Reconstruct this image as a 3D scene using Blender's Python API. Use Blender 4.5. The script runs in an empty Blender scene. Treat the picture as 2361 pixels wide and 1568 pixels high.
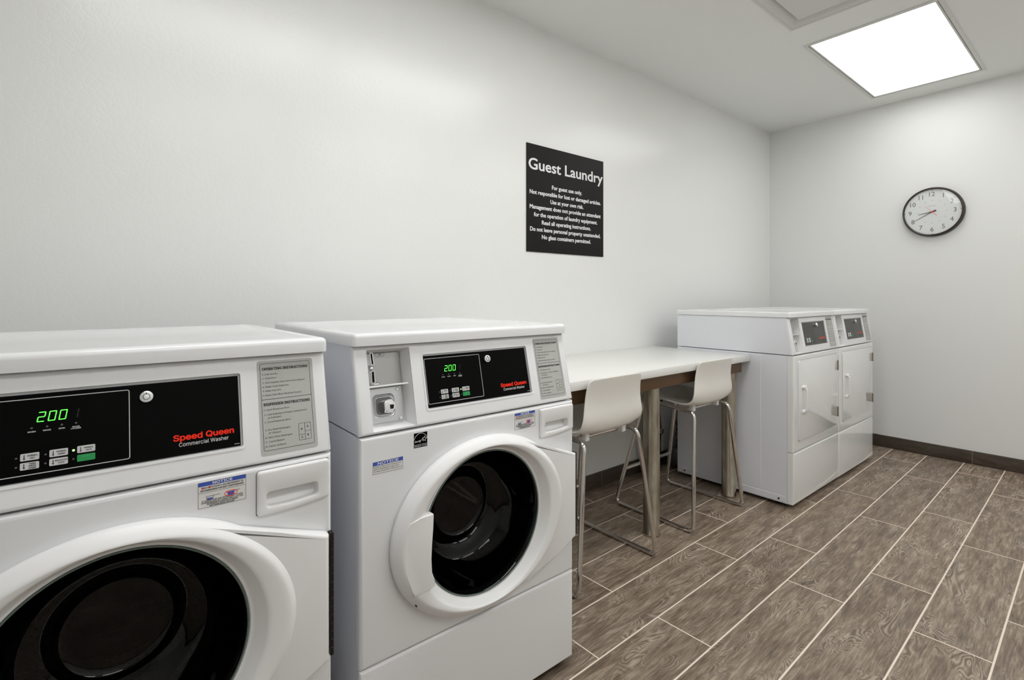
import bpy, bmesh, math
from mathutils import Vector, Matrix

# ------------------------------------------------------------------ camera, world, exposure
S = bpy.context.scene
COL = S.collection
YAW = 0.8841                                   # angle from the view direction to the long wall's direction
cam_data = bpy.data.cameras.new('camera')
cam = bpy.data.objects.new('camera', cam_data)
COL.objects.link(cam)
S.camera = cam
cam.location = (0.0, -1.9487, 1.1078)
cam.rotation_euler = (math.pi / 2, 0, YAW - math.pi / 2)
cam_data.sensor_width = 36.0
cam_data.lens = 36.0 * 1162.7 / 2361.0
cam_data.shift_y = -(784.0 - 682.8) / 2361.0
cam_data.clip_start = 0.02
S.view_settings.view_transform = 'Standard'
S.view_settings.look = 'None'
S.view_settings.gamma = 1.0
S.view_settings.use_curve_mapping = False
S.view_settings.exposure = 0.08
world = bpy.data.worlds.new('world')
S.world = world
world.use_nodes = True
world.node_tree.nodes['Background'].inputs[0].default_value = (0.9, 0.95, 1.0, 1)
world.node_tree.nodes['Background'].inputs[1].default_value = 0.05
LAMP = 5.3                                     # strength of the ceiling troffers
LAMP_FAR = 3.6                                 # troffer by the dryers, set weaker to soften its far wall hot spot

CEIL = 2.509
XF = 4.46                                      # far wall
XN, YN = -1.75, -3.25                          # walls behind the camera

# ------------------------------------------------------------------ materials
def mat(name, rgb, rough=0.5, metal=0.0, emit=None, estr=0.0, coat=0.0, spec=0.5):
    m = bpy.data.materials.new(name)
    m.use_nodes = True
    b = m.node_tree.nodes['Principled BSDF']
    b.inputs['Base Color'].default_value = (*rgb, 1)
    b.inputs['Roughness'].default_value = rough
    b.inputs['Metallic'].default_value = metal
    b.inputs['Specular IOR Level'].default_value = spec
    b.inputs['Coat Weight'].default_value = coat
    b.inputs['Coat Roughness'].default_value = 0.05
    if emit:
        b.inputs['Emission Color'].default_value = (*emit, 1)
        b.inputs['Emission Strength'].default_value = estr
    return m

def srgb(r, g, b):
    f = lambda c: (c / 255 / 12.92) if c <= 10 else ((c / 255 + 0.055) / 1.055) ** 2.4
    return (f(r), f(g), f(b))

class NT:
    """tiny helper for node maths"""
    def __init__(self, m):
        self.t = m.node_tree
        self.bsdf = m.node_tree.nodes['Principled BSDF']
    def n(self, kind, **kw):
        x = self.t.nodes.new(kind)
        for k, v in kw.items():
            setattr(x, k, v)
        return x
    def put(self, sock, v):
        if hasattr(v, 'is_linked') or isinstance(v, bpy.types.NodeSocket):
            self.t.links.new(v, sock)
        else:
            sock.default_value = v
    def m(self, op, a, b=0.0, c=None):
        x = self.n('ShaderNodeMath', operation=op)
        self.put(x.inputs[0], a)
        self.put(x.inputs[1], b)
        if c is not None:
            self.put(x.inputs[2], c)
        return x.outputs[0]
    def xyz(self, x, y, z):
        c = self.n('ShaderNodeCombineXYZ')
        for i, v in enumerate((x, y, z)):
            self.put(c.inputs[i], v)
        return c.outputs[0]
    def noise(self, vec, scale, detail=2.0, rough=0.5, dist=0.0):
        x = self.n('ShaderNodeTexNoise')
        self.put(x.inputs['Vector'], vec)
        x.inputs['Scale'].default_value = scale
        x.inputs['Detail'].default_value = detail
        x.inputs['Roughness'].default_value = rough
        x.inputs['Distortion'].default_value = dist
        return x.outputs[0]
    def ramp(self, fac, stops):
        x = self.n('ShaderNodeValToRGB')
        self.put(x.inputs[0], fac)
        e = x.color_ramp.elements
        while len(e) < len(stops):
            e.new(0.5)
        for i, (p, c) in enumerate(stops):
            e[i].position = p
            e[i].color = (*c, 1)
        return x.outputs[0]
    def mix(self, fac, a, b, mode='MIX'):
        x = self.n('ShaderNodeMix', data_type='RGBA', blend_type=mode)
        self.put(x.inputs[0], fac)
        self.put(x.inputs[6], a)
        self.put(x.inputs[7], b)
        return x.outputs[2]
    def bump(self, h, strength=0.2, dist=0.01):
        x = self.n('ShaderNodeBump')
        x.inputs['Strength'].default_value = strength
        x.inputs['Distance'].default_value = dist
        self.put(x.inputs['Height'], h)
        self.t.links.new(x.outputs[0], self.bsdf.inputs['Normal'])
        return x

def wood_colour(k, x, y, seed):
    """dark weathered plank tile: fine streaks, cathedral swirls, blotches"""
    v1 = k.xyz(k.m('ADD', k.m('MULTIPLY', x, 1.0), seed), k.m('MULTIPLY', y, 5.0), seed)
    streak = k.noise(v1, 7.0, 6.0, 0.66, 0.5)
    v1b = k.xyz(k.m('ADD', k.m('MULTIPLY', x, 5.0), seed), k.m('MULTIPLY', y, 70.0), seed)
    fine = k.noise(v1b, 3.0, 3.0, 0.6)
    v2 = k.xyz(k.m('ADD', k.m('MULTIPLY', x, 1.0), k.m('MULTIPLY', seed, 1.7)), k.m('MULTIPLY', y, 3.4), seed)
    field = k.noise(v2, 2.6, 2.0, 0.5, 1.1)
    rings = k.m('SINE', k.m('MULTIPLY', field, 190.0))
    rings = k.m('MULTIPLY_ADD', rings, 0.5, 0.5)
    gaps = k.m('POWER', k.m('SUBTRACT', 1.0, rings), 3.0)
    rings = k.m('POWER', rings, 3.0)
    mask = k.noise(k.xyz(k.m('ADD', x, seed), k.m('MULTIPLY', y, 2.2), k.m('ADD', seed, 9.0)), 5.0, 2.0, 0.5)
    mask = k.m('MULTIPLY', k.m('SUBTRACT', mask, 0.49), 7.0)
    mask = k.m('MINIMUM', k.m('MAXIMUM', mask, 0.0), 1.0)
    rings = k.m('MULTIPLY', rings, mask)
    gaps = k.m('MULTIPLY', gaps, mask)
    blotch = k.noise(k.xyz(x, y, seed), 4.0, 2.0, 0.5)
    val = k.m('ADD', k.m('MULTIPLY', streak, 0.56), k.m('MULTIPLY', fine, 0.44))
    base = k.ramp(val, [(0.32, srgb(84, 72, 62)), (0.5, srgb(139, 125, 111)), (0.68, srgb(190, 177, 161))])
    warm = k.mix(k.m('MULTIPLY', blotch, 0.6), base, (*srgb(122, 100, 70), 1), 'SOFT_LIGHT')
    warm = k.mix(k.m('MULTIPLY', gaps, 0.35), warm, (*srgb(70, 59, 50), 1))
    col = k.mix(k.m('MULTIPLY', rings, 0.46), warm, (*srgb(206, 193, 176), 1))
    return col, val

def floor_material():
    m = mat('wood_look_floor_tile', (0.1, 0.1, 0.1), 0.42)
    k = NT(m)
    tc = k.n('ShaderNodeTexCoord')
    sp = k.n('ShaderNodeSeparateXYZ')
    k.t.links.new(tc.outputs['Object'], sp.inputs[0])
    dx = k.m('SUBTRACT', sp.outputs[0], 2.385)
    dy = k.m('ADD', sp.outputs[1], 0.9065)
    c, s = math.cos(0.017), math.sin(0.017)
    x = k.m('ADD', k.m('MULTIPLY', dx, c), k.m('MULTIPLY', dy, s))
    y = k.m('ADD', k.m('MULTIPLY', dx, -s), k.m('MULTIPLY', dy, c))
    TW, TH = 0.893, 0.1955
    ry = k.m('DIVIDE', y, TH)
    row = k.m('FLOOR', ry)
    even = k.m('SUBTRACT', 1.0, k.m('MODULO', k.m('ADD', row, 100.0), 2.0))
    rx = k.m('DIVIDE', k.m('ADD', x, k.m('MULTIPLY', even, 0.31)), TW)
    colm = k.m('FLOOR', rx)
    def edge(v, size):
        f = k.m('FRACT', v)
        d = k.m('MINIMUM', f, k.m('SUBTRACT', 1.0, f))
        return k.m('MULTIPLY', d, size)
    d = k.m('MINIMUM', k.m('MULTIPLY', edge(rx, TW), 1.2), edge(ry, TH))
    g = k.m('DIVIDE', k.m('SUBTRACT', d, 0.0023), 0.0008)
    g = k.m('MINIMUM', k.m('MAXIMUM', g, 0.0), 1.0)           # 0 in the grout, 1 on the tile
    wn = k.n('ShaderNodeTexWhiteNoise', noise_dimensions='2D')
    k.t.links.new(k.xyz(row, colm, 0.0), wn.inputs['Vector'])
    seed = k.m('MULTIPLY', wn.outputs['Value'], 37.0)
    wood, val = wood_colour(k, x, y, seed)
    tone = k.m('MULTIPLY_ADD', wn.outputs['Value'], 0.20, 0.90)
    hs = k.n('ShaderNodeHueSaturation')
    k.put(hs.inputs['Value'], tone)
    k.put(hs.inputs['Color'], wood)
    grout = k.mix(g, (*srgb(240, 225, 209), 1), hs.outputs[0])
    k.t.links.new(grout, k.bsdf.inputs['Base Color'])
    k.put(k.bsdf.inputs['Roughness'], k.m('MULTIPLY_ADD', val, 0.25, 0.33))
    h = k.m('ADD', k.m('MULTIPLY', g, 1.0), k.m('MULTIPLY', val, 0.25))
    k.bump(h, 0.5, 0.0012)
    return m

def skirting_material():
    m = mat('wood_look_skirting_tile', (0.1, 0.1, 0.1), 0.4)
    k = NT(m)
    tc = k.n('ShaderNodeTexCoord')
    sp = k.n('ShaderNodeSeparateXYZ')
    k.t.links.new(tc.outputs['Object'], sp.inputs[0])
    along = k.m('ADD', sp.outputs[0], sp.outputs[1])
    rx = k.m('DIVIDE', k.m('ADD', along, -3.148 + 8.93), 0.893)
    seed = k.m('MULTIPLY', k.m('FLOOR', rx), 3.7)
    wood, val = wood_colour(k, along, sp.outputs[2], seed)
    dark = k.mix(0.80, wood, (*srgb(46, 38, 32), 1))
    f = k.m('FRACT', rx)
    d = k.m('MULTIPLY', k.m('MINIMUM', f, k.m('SUBTRACT', 1.0, f)), 0.893)
    g = k.m('LESS_THAN', d, 0.002)
    out = k.mix(g, dark, (*srgb(120, 108, 98), 1))
    k.t.links.new(out, k.bsdf.inputs['Base Color'])
    return m

def paint_material(name, rgb, rough, crackle=0.0):
    m = mat(name, rgb, rough)
    k = NT(m)
    tc = k.n('ShaderNodeTexCoord')
    o = tc.outputs['Object']
    n1 = k.noise(o, 90.0, 3.0)
    h = k.m('MULTIPLY', n1, 0.25)
    if crackle:
        vo = k.n('ShaderNodeTexVoronoi', feature='DISTANCE_TO_EDGE')
        vo.inputs['Scale'].default_value = 46.0
        warp = k.n('ShaderNodeVectorMath', operation='ADD')
        k.put(warp.inputs[0], o)
        nz = k.n('ShaderNodeTexNoise')
        nz.inputs['Scale'].default_value = 9.0
        k.put(nz.inputs['Vector'], o)
        sc = k.n('ShaderNodeVectorMath', operation='SCALE')
        k.put(sc.inputs[0], nz.outputs[1])
        sc.inputs['Scale'].default_value = 0.06
        k.t.links.new(sc.outputs[0], warp.inputs[1])
        k.t.links.new(warp.outputs[0], vo.inputs['Vector'])
        cr = k.m('MINIMUM', k.m('MULTIPLY', vo.outputs['Distance'], 9.0), 1.0)
        h = k.m('ADD', h, k.m('MULTIPLY', cr, crackle))
    k.bump(h, 0.12, 0.002)
    return m

def glass_material(name, tint, gloss=1.0, base=0.04):
    """thin dark glass: tinted see-through with a Fresnel reflection"""
    m = bpy.data.materials.new(name)
    m.use_nodes = True
    t = m.node_tree
    t.nodes.clear()
    out = t.nodes.new('ShaderNodeOutputMaterial')
    tr = t.nodes.new('ShaderNodeBsdfTransparent')
    tr.inputs[0].default_value = (*tint, 1)
    gl = t.nodes.new('ShaderNodeBsdfGlossy')
    gl.inputs['Roughness'].default_value = 0.02
    fr = t.nodes.new('ShaderNodeLayerWeight')
    fr.inputs['Blend'].default_value = 0.5
    pw = t.nodes.new('ShaderNodeMath')
    pw.operation = 'POWER'
    pw.inputs[1].default_value = 5.0
    mu = t.nodes.new('ShaderNodeMath')
    mu.operation = 'MULTIPLY_ADD'
    mu.inputs[1].default_value = gloss
    mu.inputs[2].default_value = base
    mx = t.nodes.new('ShaderNodeMixShader')
    t.links.new(fr.outputs['Facing'], pw.inputs[0])
    t.links.new(pw.outputs[0], mu.inputs[0])
    t.links.new(mu.outputs[0], mx.inputs[0])
    t.links.new(tr.outputs[0], mx.inputs[1])
    t.links.new(gl.outputs[0], mx.inputs[2])
    t.links.new(mx.outputs[0], out.inputs[0])
    return m

M = {}
M['wall'] = paint_material('white_wall_paint', srgb(238, 239, 237), 0.24, 0.38)
M['wall_smooth'] = paint_material('smooth_white_wall_paint', srgb(238, 239, 237), 0.40)
M['ceiling'] = paint_material('white_ceiling_paint', srgb(244, 245, 243), 0.75)
M['floor'] = floor_material()
M['skirting'] = skirting_material()
M['enamel'] = mat('white_enamel', srgb(238, 239, 240), 0.22, coat=0.3)
M['enamel_side'] = mat('white_enamel_side', srgb(232, 234, 240), 0.30, coat=0.2)
M['plastic'] = mat('white_plastic', srgb(240, 240, 240), 0.35)
M['stool'] = mat('white_shell_plastic', srgb(238, 235, 228), 0.28)
M['black_panel'] = mat('black_panel', srgb(2, 2, 2), 0.30, spec=0.07)
M['dryer_panel'] = mat('hazed_black_panel', srgb(58, 57, 55), 0.30)  # black panel greyed: reflection haze put into the colour
M['dryer_display'] = mat('dark_display', srgb(34, 33, 33), 0.2)
M['black'] = mat('black_print', srgb(18, 18, 18), 0.5)
M['grey_print'] = mat('grey_print', srgb(70, 70, 70), 0.6)
M['label_grey'] = mat('grey_label', srgb(186, 187, 183), 0.5)
M['white_print'] = mat('white_print', srgb(236, 236, 236), 0.5)
M['paper'] = mat('white_sticker', srgb(232, 230, 228), 0.5)
M['red'] = mat('red_print', srgb(255, 50, 20), 0.5, spec=0.2)
M['orange'] = mat('orange_red_print', srgb(228, 84, 40), 0.5)
M['blue'] = mat('blue_print', srgb(62, 92, 188), 0.5)
M['green'] = mat('green_button', srgb(28, 150, 76), 0.45)
M['green_print'] = mat('pale_green_print', srgb(70, 200, 130), 0.5)
M['button'] = mat('grey_button', srgb(206, 206, 206), 0.5)
M['led_digit'] = mat('lit_green_digits', (0.05, 0.4, 0.05), 0.4, emit=(0.10, 1.0, 0.07), estr=1.6)
M['led_on'] = mat('lit_indicator', (0.4, 0.9, 0.3), 0.4, emit=(0.55, 1.0, 0.35), estr=1.1)
M['led_off'] = mat('unlit_indicator', srgb(96, 96, 96), 0.4)
M['unlit_digit'] = mat('unlit_digit', srgb(34, 34, 34), 0.4)
M['chrome'] = mat('chrome', (0.86, 0.86, 0.87), 0.06, 1.0)
M['chrome_soft'] = mat('satin_chrome', (0.78, 0.78, 0.79), 0.18, 1.0)
M['stool_chrome'] = mat('stool_chrome', (0.72, 0.69, 0.66), 0.10, 1.0)
M['steel'] = mat('brushed_steel', (0.40, 0.40, 0.39), 0.32, 1.0)
M['steel_dark'] = mat('dark_steel', (0.16, 0.155, 0.15), 0.25, 1.0)
M['zinc'] = mat('zinc_plate', (0.62, 0.63, 0.64), 0.28, 1.0)
M['bronze'] = mat('bronze_hinge', srgb(118, 100, 76), 0.4, 0.6)
M['enamel_gloss'] = mat('glossy_white_enamel', srgb(238, 239, 238), 0.05, coat=0.5)
M['dark_metal'] = mat('dark_hinge_metal', srgb(52, 46, 42), 0.4, 0.8)
M['rubber'] = mat('black_rubber', srgb(14, 14, 14), 0.55)
M['dark_void'] = mat('dark_slot', srgb(4, 4, 4), 0.9)
M['rim_green'] = mat('green_grey_glass_edge', srgb(88, 104, 98), 0.12, spec=0.8)
M['glass'] = glass_material('dark_door_glass', (0.07, 0.07, 0.07), 0.8, 0.030)
M['clock_glass'] = glass_material('clear_clock_glass', (0.97, 0.98, 0.98), 1.0)
M['countertop'] = mat('white_laminate', srgb(238, 238, 234), 0.28)
M['apron'] = mat('brown_metal_apron', srgb(104, 78, 54), 0.35, 0.4)
M['clock_rim'] = mat('dark_brown_clock_rim', srgb(44, 24, 14), 0.3, coat=0.3)
M['clock_case'] = mat('black_clock_case', srgb(30, 26, 24), 0.4)
M['clock_face'] = mat('white_clock_face', srgb(234, 235, 234), 0.6)
M['clock_ink'] = mat('clock_numerals', srgb(112, 96, 82), 0.6)
M['clock_hand'] = mat('dark_clock_hand', srgb(48, 40, 38), 0.5)
M['sign'] = mat('black_sign_board', srgb(19, 16, 14), 0.42, spec=0.2)
M['lamp'] = mat('lit_diffuser', (1, 1, 1), 0.5, emit=(1.0, 1.0, 0.99), estr=LAMP)
M['lamp_far'] = mat('lit_diffuser_far', (1, 1, 1), 0.5, emit=(1.0, 1.0, 0.99), estr=LAMP_FAR)
M['lamp_fill'] = mat('lit_diffuser_fill', (1, 1, 1), 0.5, emit=(1.0, 1.0, 0.99), estr=5.2)  # for the unseen second row, added as fill
M['trim'] = mat('white_metal_trim', srgb(222, 222, 218), 0.45)
M['diffuser'] = mat('white_diffuser_plate', srgb(226, 226, 222), 0.5)
M['foil'] = mat('grey_foil_duct', (0.16, 0.155, 0.15), 0.45, 0.8)

def steel_leg_material():
    m = mat('brushed_steel_leg', (0.5, 0.45, 0.38), 0.24, 1.0)
    k = NT(m)
    tc = k.n('ShaderNodeTexCoord')
    mp = k.n('ShaderNodeMapping')
    mp.inputs['Scale'].default_value = (9, 9, 2.2)
    k.t.links.new(tc.outputs['Object'], mp.inputs[0])
    n = k.noise(mp.outputs[0], 3.0, 4.0, 0.6)
    c = k.ramp(n, [(0.3, (0.30, 0.25, 0.18)), (0.7, (0.62, 0.57, 0.48))])  # warm browns put the floor's reflection into the steel colour
    k.t.links.new(c, k.bsdf.inputs['Base Color'])
    return m
M['leg'] = steel_leg_material()

def drum_material():
    m = mat('perforated_drum_steel', (0.5, 0.48, 0.45), 0.35, 0.7)
    k = NT(m)
    tc = k.n('ShaderNodeTexCoord')
    sp = k.n('ShaderNodeSeparateXYZ')
    k.t.links.new(tc.outputs['Object'], sp.inputs[0])
    dz = k.m('SUBTRACT', sp.outputs[2], 0.53)
    dx = k.m('SUBTRACT', sp.outputs[0], 0.3315)
    ang = k.m('MULTIPLY', k.m('ARCTAN2', dz, dx), 0.245 / 0.016)
    rad = k.m('SQRT', k.m('ADD', k.m('MULTIPLY', dx, dx), k.m('MULTIPLY', dz, dz)))
    dep = k.m('DIVIDE', k.m('SUBTRACT', sp.outputs[1], rad), 0.016)
    a = k.m('SUBTRACT', k.m('FRACT', ang), 0.5)
    b = k.m('SUBTRACT', k.m('FRACT', dep), 0.5)
    r = k.m('SQRT', k.m('ADD', k.m('MULTIPLY', a, a), k.m('MULTIPLY', b, b)))
    hole = k.m('LESS_THAN', r, 0.17)
    c = k.mix(hole, (0.30, 0.27, 0.24, 1), (0.01, 0.01, 0.01, 1))
    k.t.links.new(c, k.bsdf.inputs['Base Color'])
    return m
M['drum'] = drum_material()

# ------------------------------------------------------------------ object helpers
def finish(name, bm, m, parent=None, smooth=35, xf=None, recalc=True):
    if recalc:
        bmesh.ops.recalc_face_normals(bm, faces=bm.faces[:])
    me = bpy.data.meshes.new(name)
    bm.to_mesh(me)
    bm.free()
    if xf is not None:
        me.transform(xf)
        if xf.determinant() < 0:
            me.flip_normals()
    if smooth:
        me.polygons.foreach_set('use_smooth', [True] * len(me.polygons))
        me.set_sharp_from_angle(angle=math.radians(smooth))
    me.materials.append(m)
    o = bpy.data.objects.new(name, me)
    COL.objects.link(o)
    if parent:
        o.parent = parent
    return o

def thing(name, label, cat, loc=(0, 0, 0), rz=0.0, group=None):
    o = bpy.data.objects.new(name, None)
    o.empty_display_size = 0.1
    COL.objects.link(o)
    o.location = loc
    o.rotation_euler = (0, 0, rz)
    tag(o, label, cat, group)
    return o

def tag(o, label, cat, group=None):
    o['label'] = label
    o['category'] = cat
    if group:
        o['group'] = group
    return o

def structure(o):
    o['kind'] = 'structure'
    return o

def dup(o, parent=None):
    c = o.copy()
    COL.objects.link(c)
    if parent is not None:
        c.parent = parent
    for ch in list(o.children):
        dup(ch, c)
    return c

def box_bm(bm, x0, x1, y0, y1, z0, z1, bev=0.0, seg=2):
    r = bmesh.ops.create_cube(bm, size=1.0)
    vs = r['verts']
    for v in vs:
        v.co = Vector(((x0 + x1) / 2 + v.co.x * (x1 - x0), (y0 + y1) / 2 + v.co.y * (y1 - y0), (z0 + z1) / 2 + v.co.z * (z1 - z0)))
    if bev > 0:
        es = list({e for v in vs for e in v.link_edges})
        bmesh.ops.bevel(bm, geom=es, offset=bev, segments=seg, affect='EDGES', profile=0.5)
    return bm

def box(name, x0, x1, y0, y1, z0, z1, m, parent=None, bev=0.0, seg=2, xf=None):
    bm = bmesh.new()
    box_bm(bm, min(x0, x1), max(x0, x1), min(y0, y1), max(y0, y1), min(z0, z1), max(z0, z1), bev, seg)
    return finish(name, bm, m, parent, xf=xf)

def prism_bm(bm, pts, n0, n1, bev=0.0, seg=2, top_only=True):
    lo = [bm.verts.new((p[0], p[1], n0)) for p in pts]
    hi = [bm.verts.new((p[0], p[1], n1)) for p in pts]
    bm.faces.new(lo[::-1])
    f = bm.faces.new(hi)
    k = len(pts)
    for i in range(k):
        bm.faces.new((lo[i], lo[(i + 1) % k], hi[(i + 1) % k], hi[i]))
    if bev:
        bmesh.ops.bevel(bm, geom=list(f.edges), offset=bev, segments=seg, affect='EDGES', profile=0.5)

def prism(name, pts, n0, n1, m, parent=None, bev=0.0, seg=2, xf=None):
    bm = bmesh.new()
    prism_bm(bm, pts, n0, n1, bev, seg)
    return finish(name, bm, m, parent, xf=xf)

def rrect(u0, v0, u1, v1, r, seg=5):
    pts = []
    for cx, cy, a0 in ((u1 - r, v1 - r, 0), (u0 + r, v1 - r, 90), (u0 + r, v0 + r, 180), (u1 - r, v0 + r, 270)):
        for i in range(seg + 1):
            a = math.radians(a0 + 90 * i / seg)
            pts.append((cx + r * math.cos(a), cy + r * math.sin(a)))
    return pts

def circle(cu, cv, r, n=24):
    return [(cu + r * math.cos(2 * math.pi * i / n), cv + r * math.sin(2 * math.pi * i / n)) for i in range(n)]

def ring_bm(bm, outer, inner, n0, n1):
    k = len(outer)
    for z, flip in ((n1, False),):
        a = [bm.verts.new((p[0], p[1], z)) for p in outer]
        b = [bm.verts.new((p[0], p[1], z)) for p in inner]
        a0 = [bm.verts.new((p[0], p[1], n0)) for p in outer]
        b0 = [bm.verts.new((p[0], p[1], n0)) for p in inner]
        for i in range(k):
            j = (i + 1) % k
            bm.faces.new((a[i], a[j], b[j], b[i]))
            bm.faces.new((a0[i], a0[j], a[j], a[i]))
            bm.faces.new((b[i], b[j], b0[j], b0[i]))

def outline_bm(bm, u0, v0, u1, v1, r, w, n0, n1, seg=4):
    ring_bm(bm, rrect(u0, v0, u1, v1, r, seg), rrect(u0 + w, v0 + w, u1 - w, v1 - w, max(r - w, 0.0002), seg), n0, n1)

def lathe(name, prof, m, parent=None, xf=None, seg=96, smooth=35, cu=0, cv=0, close=False):
    """profile (r, n) turned about the n axis at (cu, cv)"""
    bm = bmesh.new()
    rings = []
    for r, n in prof:
        if r < 1e-6:
            rings.append([bm.verts.new((cu, cv, n))])
        else:
            rings.append([bm.verts.new((cu + r * math.cos(2 * math.pi * i / seg), cv + r * math.sin(2 * math.pi * i / seg), n)) for i in range(seg)])
    if close:
        rings.append(rings[0])
    for a, b in zip(rings, rings[1:]):
        if len(a) == 1 and len(b) == 1:
            continue
        for i in range(seg):
            j = (i + 1) % seg
            if len(a) == 1:
                bm.faces.new((a[0], b[i], b[j]))
            elif len(b) == 1:
                bm.faces.new((a[i], a[j], b[0]))
            else:
                bm.faces.new((a[i], a[j], b[j], b[i]))
    return finish(name, bm, m, parent, smooth, xf)

def fillet(pts, r, n=7):
    out = []
    pts = [Vector(p) for p in pts]
    for i, p in enumerate(pts):
        if i == 0 or i == len(pts) - 1:
            out.append(p)
            continue
        a, b = (pts[i - 1] - p), (pts[i + 1] - p)
        rr = min(r, a.length * 0.49, b.length * 0.49)
        s, e = p + a.normalized() * rr, p + b.normalized() * rr
        for k in range(n + 1):
            t = k / n
            out.append(s * (1 - t) ** 2 + p * 2 * t * (1 - t) + e * t * t)
    return out

def tube_bm(bm, pts, r, seg=14, closed=False, rfun=None):
    pts = [Vector(p) for p in pts]
    n = len(pts)
    rings = []
    up = None
    for i, p in enumerate(pts):
        if closed:
            d = (pts[(i + 1) % n] - pts[i - 1]).normalized()
        else:
            d = (pts[min(i + 1, n - 1)] - pts[max(i - 1, 0)]).normalized()
        if up is None:
            up = d.orthogonal().normalized()
        up = (up - d * up.dot(d)).normalized()
        side = d.cross(up)
        rr = rfun(i / (n - 1)) if rfun else r
        rings.append([bm.verts.new(p + (up * math.cos(2 * math.pi * k / seg) + side * math.sin(2 * math.pi * k / seg)) * rr) for k in range(seg)])
    m = n if closed else n - 1
    for i in range(m):
        a, b = rings[i], rings[(i + 1) % n]
        off = 0
        if closed and i == n - 1:
            best = min(range(seg), key=lambda o: (a[0].co - b[o].co).length)
            off = best
        for k in range(seg):
            bm.faces.new((a[k], a[(k + 1) % seg], b[(k + 1 + off) % seg], b[(k + off) % seg]))
    if not closed:
        bm.faces.new(rings[0][::-1])
        bm.faces.new(rings[-1])

def tube(name, pts, r, m, parent=None, bend=0.0, seg=14, closed=False):
    bm = bmesh.new()
    tube_bm(bm, fillet(pts, bend) if bend else pts, r, seg, closed)
    return finish(name, bm, m, parent, 50)

def boolean(o, cutters):
    """cut the meshes out of o and drop the cutters"""
    for c in cutters:
        md = o.modifiers.new('cut', 'BOOLEAN')
        md.operation = 'DIFFERENCE'
        md.solver = 'EXACT'
        md.object = c
    bpy.context.view_layer.update()
    dg = bpy.context.evaluated_depsgraph_get()
    me = bpy.data.meshes.new_from_object(o.evaluated_get(dg))
    o.modifiers.clear()
    o.data = me
    me.polygons.foreach_set('use_smooth', [True] * len(me.polygons))
    me.set_sharp_from_angle(angle=math.radians(35))
    for c in cutters:
        bpy.data.objects.remove(c, do_unlink=True)
    return o

_text_cache = {}
import os
SANS = None
try:                                            # the sans that ships inside Blender, for the printed labels
    _p = os.path.join(bpy.utils.resource_path('LOCAL'), 'datafiles', 'fonts', 'Inter.woff2')
    if os.path.exists(_p):
        SANS = bpy.data.fonts.load(_p)
except Exception:
    SANS = None
def text_mesh(s, bold=0.0, sans=True):
    """mesh of a string with its capital height scaled to 1"""
    key = (s, bold, sans)
    if key not in _text_cache:
        def make(q):
            cu = bpy.data.curves.new('lettering', 'FONT')
            cu.body = q
            if sans and SANS is not None:
                cu.font = SANS
            cu.resolution_u = 3
            o = bpy.data.objects.new('lettering', cu)
            COL.objects.link(o)
            bpy.context.view_layer.update()
            dg = bpy.context.evaluated_depsgraph_get()
            me = bpy.data.meshes.new_from_object(o.evaluated_get(dg))
            bpy.data.objects.remove(o, do_unlink=True)
            return me
        h = make('H')
        cap = max(v.co.y for v in h.vertices) - min(v.co.y for v in h.vertices)
        me = make(s)
        me.transform(Matrix.Scale(1 / cap, 4))
        _text_cache[key] = me
    return _text_cache[key]

def text_bm(bm, s, u, v, cap, n=0.0, width=None, align='L', bold=0.0, slant=0.0, sx=1.0, sans=True):
    me = text_mesh(s, bold, sans)
    xs = [q.co.x for q in me.vertices]
    x0, x1 = min(xs), max(xs)
    k = cap * sx
    if width:
        k = width / (x1 - x0)
    w = (x1 - x0) * k
    ox = {'L': u, 'C': u - w / 2, 'R': u - w}[align]
    base = len(bm.verts)
    tmp = bmesh.new()
    tmp.from_mesh(me)
    fat = bold * 1.7 * cap if bold >= 0.02 else 0.0
    for ci, (ax, ay) in enumerate([(0, 0)] if not fat else [(-1, 0), (1, 0), (0, 1), (0, -1), (.7, .7), (-.7, .7), (.7, -.7), (-.7, -.7)]):
        vm = {}
        for q in tmp.verts:
            y = q.co.y * cap
            vm[q] = bm.verts.new((ox + (q.co.x - x0) * k + slant * y + ax * fat, v + y + ay * fat * .8, n + ci * 2.5e-5))
        for f in tmp.faces:
            try:
                bm.faces.new([vm[q] for q in f.verts])
            except ValueError:
                pass
    tmp.free()

def letters(name, items, m, parent, xf, n=0.0):
    bm = bmesh.new()
    for it in items:
        s, u, v, cap = it[:4]
        kw = it[4] if len(it) > 4 else {}
        text_bm(bm, s, u, v, cap, n, **kw)
    for f in bm.faces:
        f.normal_update()
        if f.normal.z < 0:
            f.normal_flip()
    return finish(name, bm, m, parent, 0, xf, recalc=False)

def frame(origin, u, v):
    u, v = Vector(u).normalized(), Vector(v).normalized()
    n = u.cross(v)
    return Matrix(((u.x, v.x, n.x, origin[0]), (u.y, v.y, n.y, origin[1]), (u.z, v.z, n.z, origin[2]), (0, 0, 0, 1)))

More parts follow.
